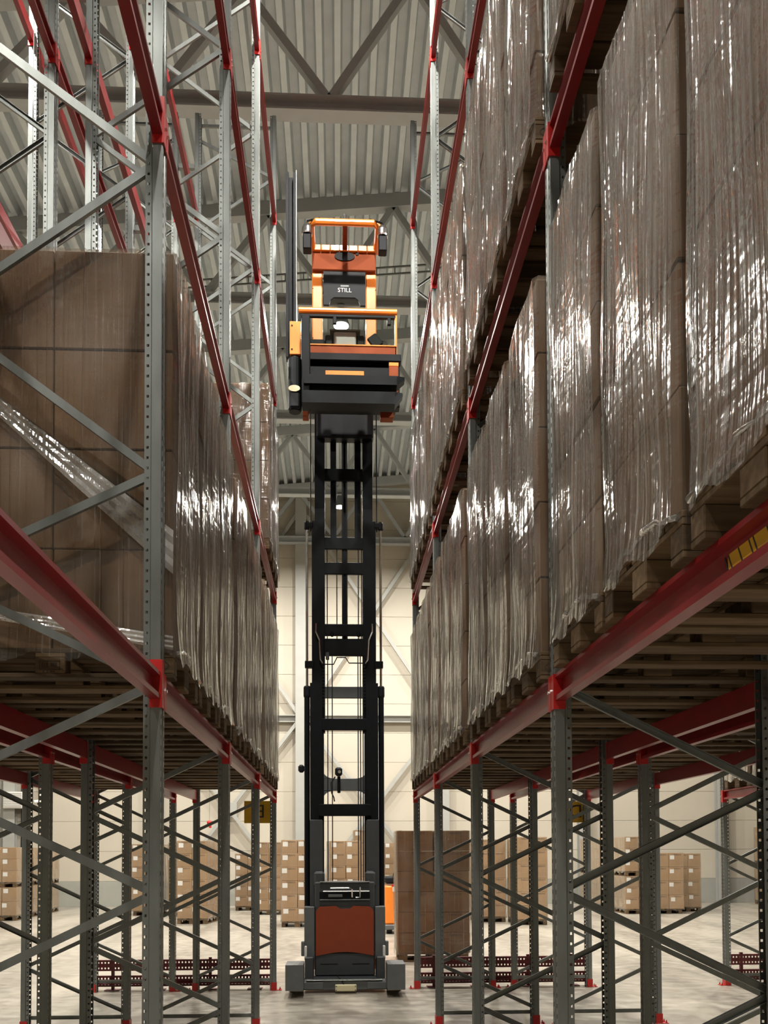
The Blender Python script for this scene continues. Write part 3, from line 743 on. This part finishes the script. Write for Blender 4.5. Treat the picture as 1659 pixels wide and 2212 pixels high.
for z0, z1, hw, y, m in ((7.274, 7.454, .29, 13.42, 'black'), (6.271, 6.448, .29, 13.42, 'black'), (5.90, 6.075, .30, 13.40, 'black'), (5.0, 5.172, .30, 13.38, 'black'), (4.70, 4.95, .30, 13.34, 'black'),
                        (4.103, 4.272, .31, 13.42, 'mgrey'), (3.625, 3.793, .33, 13.30, 'black'), (2.766, 2.945, .33, 13.42, 'mgrey'), (2.395, 2.565, .37, 13.22, 'black')):
    tb('cross_member', TX+.01-hw, TX+.01+hw, y, y+.05, z0, z1, m)
tb('mast_head', -.29, .53, 13.30, 13.5, 7.86, 8.27, 'black', None, .02)
tb('centre_cylinder', .073, .155, 13.44, 13.5, 4.86, 8.21, 'black', None, .03)
for x0, x1 in ((-.09, -.005), (.258, .35)): tb('hose_guide', x0, x1, 13.45, 13.48, 6.44, 8.0, 'black')
for x in (-.135, -.07, .30, .335, .372): tm('hose', MB().tube([(x, 13.38, 1.4), (x, 13.38, 4.7)], .008, 6), 'rubber')
for x in (-.14, .0, .31, .36): tm('hose', MB().tube([(x, 13.46, 4.9), (x, 13.46, 6.3)], .008, 6), 'rubber')
for x, z in ((-.07, 4.98), (.31, 4.98)): tm('hose_fitting', MB().lathe([(.018, 0), (.026, .02), (.026, .05), (.015, .08)], (x, 13.36, z), 10), 'blackplastic')
tm('cross_pipe', MB().tube([(-.18, 13.26, 4.56), (-.05, 13.26, 4.56), (0, 13.26, 4.66), (.12, 13.26, 4.66), (.17, 13.26, 4.58), (.38, 13.26, 4.58)], .009, 6), 'black')
tb('pipe_valve', -.16, -.11, 13.22, 13.26, 4.62, 4.73, 'mgrey')
# gusset corners of the grey cross member
for s in (-1, 1):
    for zs in (1, -1):
        z = 2.945 if zs > 0 else 2.766; x = TX+.01+s*.33; P = [(0, 0)]+[(.16*math.cos(t*PI/12) if False else .16*(1-math.sin(t*PI/12)), .16*(1-math.cos(t*PI/12))) for t in range(7)]
        n = len(P); tm('corner_gusset', MB().add([(x-s*a, y, z+zs*b) for y in (13.42, 13.46) for a, b in P], [tuple(range(n)), tuple(range(2*n-1, n-1, -1))]+[(i, (i+1) % n, n+(i+1) % n, n+i) for i in range(n)]), 'mgrey')
cam1 = tb('camera_housing', -.55, -.465, 13.16, 13.26, 3.01, 3.12, 'blackplastic', None, .025)
cam2 = tb('camera_housing', -.032, .07, 13.08, 13.18, 2.955, 3.075, 'blackplastic', None, .025); tm('camera_lens', MB().tube([(.03, 13.08, 3.01), (.03, 13.07, 3.01)], .022, 12), 'chrome', cam2)
tb('camera_stand', .0, .045, 13.18, 13.24, 2.72, 2.96, 'blackplastic')
tm('camera_cable', MB().tube([(-.03, 13.2, 2.95), (-.09, 13.2, 2.86), (-.08, 13.2, 2.72), (-.05, 13.2, 2.66), (-.04, 13.2, 2.6)], .010, 6), 'rubber')
# cab, on the load side of the mast
tb('cab_floor', -.43, .83, 12.05, 12.95, 8.02, 8.31, 'black', None, .02)
tb('carriage_plate', -.40, .82, 11.90, 12.05, 7.64, 8.16, 'black', None, .01); tb('carriage_top', -.42, .84, 11.88, 12.02, 8.23, 8.33, 'black', None, .01)
for a, z0, z1 in (((-.41, .866), 7.79, 7.905), ((-.43, .84), 7.545, 7.70)):
    tm('fork', MB().add([(a[0], y, z) for y in (11.62, 11.80) for z in (z0, z1)]+[(a[1]-.1, y, z) for y in (11.62, 11.80) for z in (z0, z1)]+[(a[1], y, z1-.035) for y in (11.65, 11.77)]+[(a[1], y, z1) for y in (11.65, 11.77)],
       [(0, 2, 3, 1), (0, 1, 5, 4), (2, 6, 7, 3), (1, 3, 7, 5), (0, 4, 6, 2), (4, 5, 10, 8), (6, 9, 11, 7), (5, 7, 11, 10), (4, 8, 9, 6), (8, 10, 11, 9)]), 'black')
tb('fork_edge', -.39, .80, 11.80, 11.82, 7.70, 7.712, 'chrome', None, .003)
tb('fork_upright', -.44, -.335, 11.66, 11.90, 7.56, 8.70, 'black', None, .01); tb('load_backrest', -.438, -.40, 11.84, 11.9, 8.1, 8.74, 'black')
tb('stop_bar', -.142, .356, 11.885, 11.90, 8.035, 8.098, 'orange', None, .004); tb('corner_bar', .68, .805, 11.89, 12.2, 8.175, 8.225, 'orange', None, .004); tb('corner_panel', .68, .80, 11.885, 11.9, 7.80, 8.17, 'brown_shaded', None, .004)
# auxiliary mast
am = [(-.066, -.07), (.066, -.07), (.066, .07), (.03, .07), (.03, -.03), (-.03, -.03), (-.03, .07), (-.066, .07)]
tm('auxiliary_mast', MB().extrude(am, (-.586, 12.02, 8.3), (-.586, 12.02, 10.75), (0, -1, 0)), 'black'); tb('mast_edge', -.524, -.512, 11.95, 12.09, 8.7, 10.78, 'galv', None, .002)
br = tb('mast_bracket', -.60, -.455, 11.86, 11.94, 8.285, 8.72, 'orange', None, .006)
for z in (8.35, 8.66): tm('bracket_bolt', MB().tube([(-.57, 11.855, z), (-.57, 11.86, z)], .012, 8), 'black', br)
tm('rotator', MB().lathe([(.075, 0), (.09, .03), (.09, .68), (.07, .72)], (-.537, 11.95, 7.57), 18), 'black')
cap = MB(); nn = 18
cap.add([(-.54+.075*math.cos(2*PI*k/nn), y, 7.83+.042*math.sin(2*PI*k/nn)) for y in (11.835, 11.85) for k in range(nn)], [tuple(range(nn)), tuple(range(2*nn-1, nn-1, -1))]+[(k, nn+k, nn+(k+1) % nn, (k+1) % nn) for k in range(nn)])
tm('rotator_cap', cap, 'cream'); tb('rotator_motor', -.60, -.47, 11.83, 11.95, 7.58, 7.78, 'blackplastic', None, .02)
# cab front
tm('front_rail', MB().tube([(-.49, 12.02, 8.95), (.795, 12.02, 8.95)], .045, 12), 'orange')
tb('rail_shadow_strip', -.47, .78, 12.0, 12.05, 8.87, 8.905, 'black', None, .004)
tb('side_frame', .765, .795, 12.0, 12.06, 8.33, 8.95, 'orange', None, .006); tb('side_frame', -.49, -.455, 12.0, 12.06, 8.75, 8.95, 'black', None, .006)
for x in (-.02, .0+.69): tb('pane_clip', x-.025, x+.025, 12.0, 12.04, 8.78, 8.88, 'black')
tb('front_pane', -.45, .765, 12.03, 12.036, 8.49, 8.88, 'glass', None, .001)
tb('front_apron', -.36, .79, 12.0, 12.05, 8.33, 8.49, 'brown_shaded', None, .005); tb('apron_edge', -.36, .79, 11.99, 12.06, 8.485, 8.505, 'orange', None, .004)
tb('control_console', -.034, .261, 12.15, 12.5, 8.5, 8.765, 'grey_light', None, .015); tb('console_lid', -.09, .32, 12.13, 12.5, 8.765, 8.785, 'mgrey', None, .005)
for x0, x1 in ((-.15, -.04), (.265, .375)): tb('armrest', x0, x1, 12.18, 12.6, 8.50, 8.74, 'blackplastic', None, .02)
tb('side_shelf', -.36, -.15, 12.15, 12.6, 8.5, 8.66, 'blackplastic', None, .02)
sp = MB().cbox(-.075, .075, -.02, .02, -.09, .09, .02); ca, sa = math.cos(.65), math.sin(.65)
sp.v = [(.51+a*ca-c*sa, 12.1+b, 8.61+a*sa+c*ca) for a, b, c in sp.v]; tm('terminal_screen', sp, 'blackplastic')
tb('cab_side_panel', .42, .78, 12.3, 12.9, 8.31, 8.62, 'orange', None, .01)
# cab rear frame and overhead guard
for x0, x1 in ((-.335, -.19), (.41, .556)):
    p = tb('cab_post', x0, x1, 12.75, 12.88, 8.31, 9.93, 'orange', None, .012)
    for z in (8.7, 9.0, 9.35, 9.7): tm('post_bolt', MB().tube([((x0 if x0 < 0 else x1-.02)+.012, 12.745, z), ((x0 if x0 < 0 else x1-.02)+.012, 12.751, z)], .008, 8), 'black', p)
def seat_back():
    P = [(-.175, 9.46), (-.10, 9.46), (-.08, 9.53), (-.03, 9.57), (.26, 9.57), (.31, 9.53), (.33, 9.46), (.405, 9.46), (.405, 9.93), (-.175, 9.93)]; n = len(P)
    # shelf between the posts with an arched lower edge
    mb = MB(); mb.add([(a, y, b) for y in (12.72, 12.76) for a, b in P], [(0, 1, 2, 9), (2, 3, 9), (3, 4, 8, 9), (4, 5, 8), (5, 6, 7, 8)]+[(n+q[0], *[n+i for i in q[1:][::-1]]) for q in [(0, 1, 2, 9), (2, 3, 9), (3, 4, 8, 9), (4, 5, 8), (5, 6, 7, 8)]]+[(i, n+i, n+(i+1) % n, (i+1) % n) for i in range(n)])
    return tm('back_panel', mb, 'black')
bk = seat_back()
put_text('lettering', text_mesh('STILL', .085, M['label']), bk, (.117-TX, 12.716-TY, 9.665)); put('badge', MB().cbox(.06-TX, .175-TX, 12.714-TY, 12.721-TY, 9.712, 9.738, .002).mesh('badge', M['mgrey']), bk)
tb('roof_panel', -.335, .55, 12.70, 12.80, 9.94, 10.26, 'brown_shaded', None, .01)
el = MB(); el.add([(.117+.14*math.cos(2*PI*k/24), y, 10.13+.065*math.sin(2*PI*k/24)) for y in (12.685, 12.70) for k in range(24)], [tuple(range(24)), tuple(range(47, 23, -1))]+[(k, 24+k, 24+(k+1) % 24, (k+1) % 24) for k in range(24)])
tm('cab_fan', el, 'blackplastic')
tm('cab_switch', MB().tube([(.29, 12.688, 10.17), (.29, 12.70, 10.17)], .022, 10), 'blackplastic')
tm('roof_front_bar', MB().tube([(-.33, 12.75, 10.24), (-.33, 12.22, 10.24), (-.27, 12.16, 10.24), (.50, 12.16, 10.24), (.56, 12.22, 10.24), (.56, 12.75, 10.24)], .045, 10), 'orange')
tb('roof_spine', .085, .155, 12.16, 12.75, 10.20, 10.28, 'orange_shaded', None, .006)
for k in range(7):
    x0 = -.335+k*.127; tb('guard_bar', x0+.004, x0+.123, 12.66, 12.72, 10.19, 10.27, 'orange', None, .006)
for s in (-1, 1):
    x = TX+.017+s*.50; a = tm('work_light', MB().lathe([(.02, .14), (.05, .135), (.07, .09), (.075, .02), (.07, 0)], (x, 12.15, 10.05), 16), 'chrome')
    tb('speaker_box', x-.055, x+.055, 12.10, 12.24, 9.84, 10.05, 'blackplastic', None, .012); tm('light_bracket', MB().tube([(x, 12.15, 10.19), (x, 12.15, 10.24), (x-s*.17, 12.16, 10.29)], .012, 6), 'black')
tm('beacon', MB().lathe([(.02, 0), (.028, .02), (.028, .09), (.015, .11)], (.115, 12.2, 10.28), 12), 'chrome')
for x0, x1 in ((-.47, -.385), (.61, .79)): tb('under_bracket', x0, x1, 12.75, 12.9, 7.90, 8.03, 'brown_shaded', None, .006)

# small pallet truck parked behind the dark carton stack
def pallet_truck():
    t = empty('pallet_truck', (1.45, 21.9, 0), 0, 'small orange pallet truck parked behind the dark carton stack', 'pallet truck')
    def b(n, x0, x1, y0, y1, z0, z1, m, c=.02): return put(n, MB().cbox(x0, x1, y0, y1, z0, z1, c).mesh(n, M[m]), t)
    bd = b('body', -.36, .36, -.3, .5, .22, 1.12, 'orange', .04); b('chassis', -.37, .37, -.32, .52, .10, .22, 'mgrey'); b('battery_cover', -.35, .38, -.28, .45, 1.16, 1.33, 'blackplastic', .04)
    b('red_stripe', -.20, .36, -.31, -.28, 1.10, 1.15, 'bright_red', .004); pl = b('name_plate', -.18, .30, -.312, -.30, .98, 1.09, 'white', .003)
    put_text('lettering', text_mesh('STILL', .09, M['ink']), t, (-.02, -.3135, 1.035))
    for x in (-.25, .25): put('wheel', MB().tube([(x-.06, -.1, .1), (x+.06, -.1, .1)], .1, 16).mesh('wheel', M['rubber']), t)
    hd = MB().tube([(.15*math.cos(a), -.25, 1.34+.14*math.sin(a)) for a in [i*PI/8 for i in range(9)]], .025, 8); hd.smooth = True; put('handle', hd.mesh('handle', M['blackplastic']), t)
    for x in (-.2, .2): b('fork', x-.08, x+.08, .5, 1.6, .06, .12, 'mgrey', .01)
pallet_truck()

# ------------------------------------------------------------------ things on and by the far wall
def wall_things():
    t = empty('fan_heater', (-11.4, YW-.55, 3.5), 0, 'white louvred fan heater on the far wall at the left', 'heater')
    put('casing', MB().cbox(-.34, .34, 0, .35, 0, .58, .01).mesh('casing', M['white']), t)
    lv = MB().extrude([(-.02, -.025), (.02, .005), (.02, .02), (-.02, -.01)], (-.31, -.015, 0), (.31, -.015, 0)).mesh('louvre', M['white'])
    for k in range(9): put('louvre', lv, t, (0, 0, .06+.058*k))
    p = MB().tube([(-11.2, YW-.1, 0), (-11.2, YW-.1, 12)], .06, 10); p.smooth = True
    tag(put('drain_pipe', p.mesh('drain_pipe', M['dgrey'])), 'dark vertical drain pipe on the wall behind the fan heater', 'pipe')
    structure('door_1', MB().cbox(-14.5, -11.75, YW-.10, YW-.03, 0, 5.2, .01), M['column'])
    c = empty('security_camera', (-10.55, YW-.1, 3.65), 0, 'white security camera with pipe bracket beside the fan heater', 'camera')
    put('bracket', MB().box(-.05, .05, -.15, .08, .25, .75).mesh('bracket', M['white']), c); put('body', MB().tube([(0, -.12, .12), (-.18, -.3, .08)], .06, 10).mesh('body', M['white']), c); put('lens', MB().tube([(-.05, -.2, .02), (.06, -.25, .0)], .05, 10).mesh('lens', M['black']), c)
    b = empty('pull_cord_ball', (-3.94, 29.05, 2.83), 0, 'red ball hanging on a cord before the crossed wall braces', 'pull cord')
    s = MB().lathe([(.015, -.08), (.055, -.06), (.08, -.02), (.08, .02), (.055, .06), (.015, .08)], n=16); s.smooth = True
    put('ball', s.mesh('ball', M['bright_red']), b); put('cord', MB().tube([(0, 0, .075), (0, 0, 10.25)], .005, 5).mesh('cord', M['galv']), b); put('tab', MB().cbox(-.02, .06, -.01, .01, -.16, -.075, .003).mesh('tab', M['bright_red']), b)
wall_things()
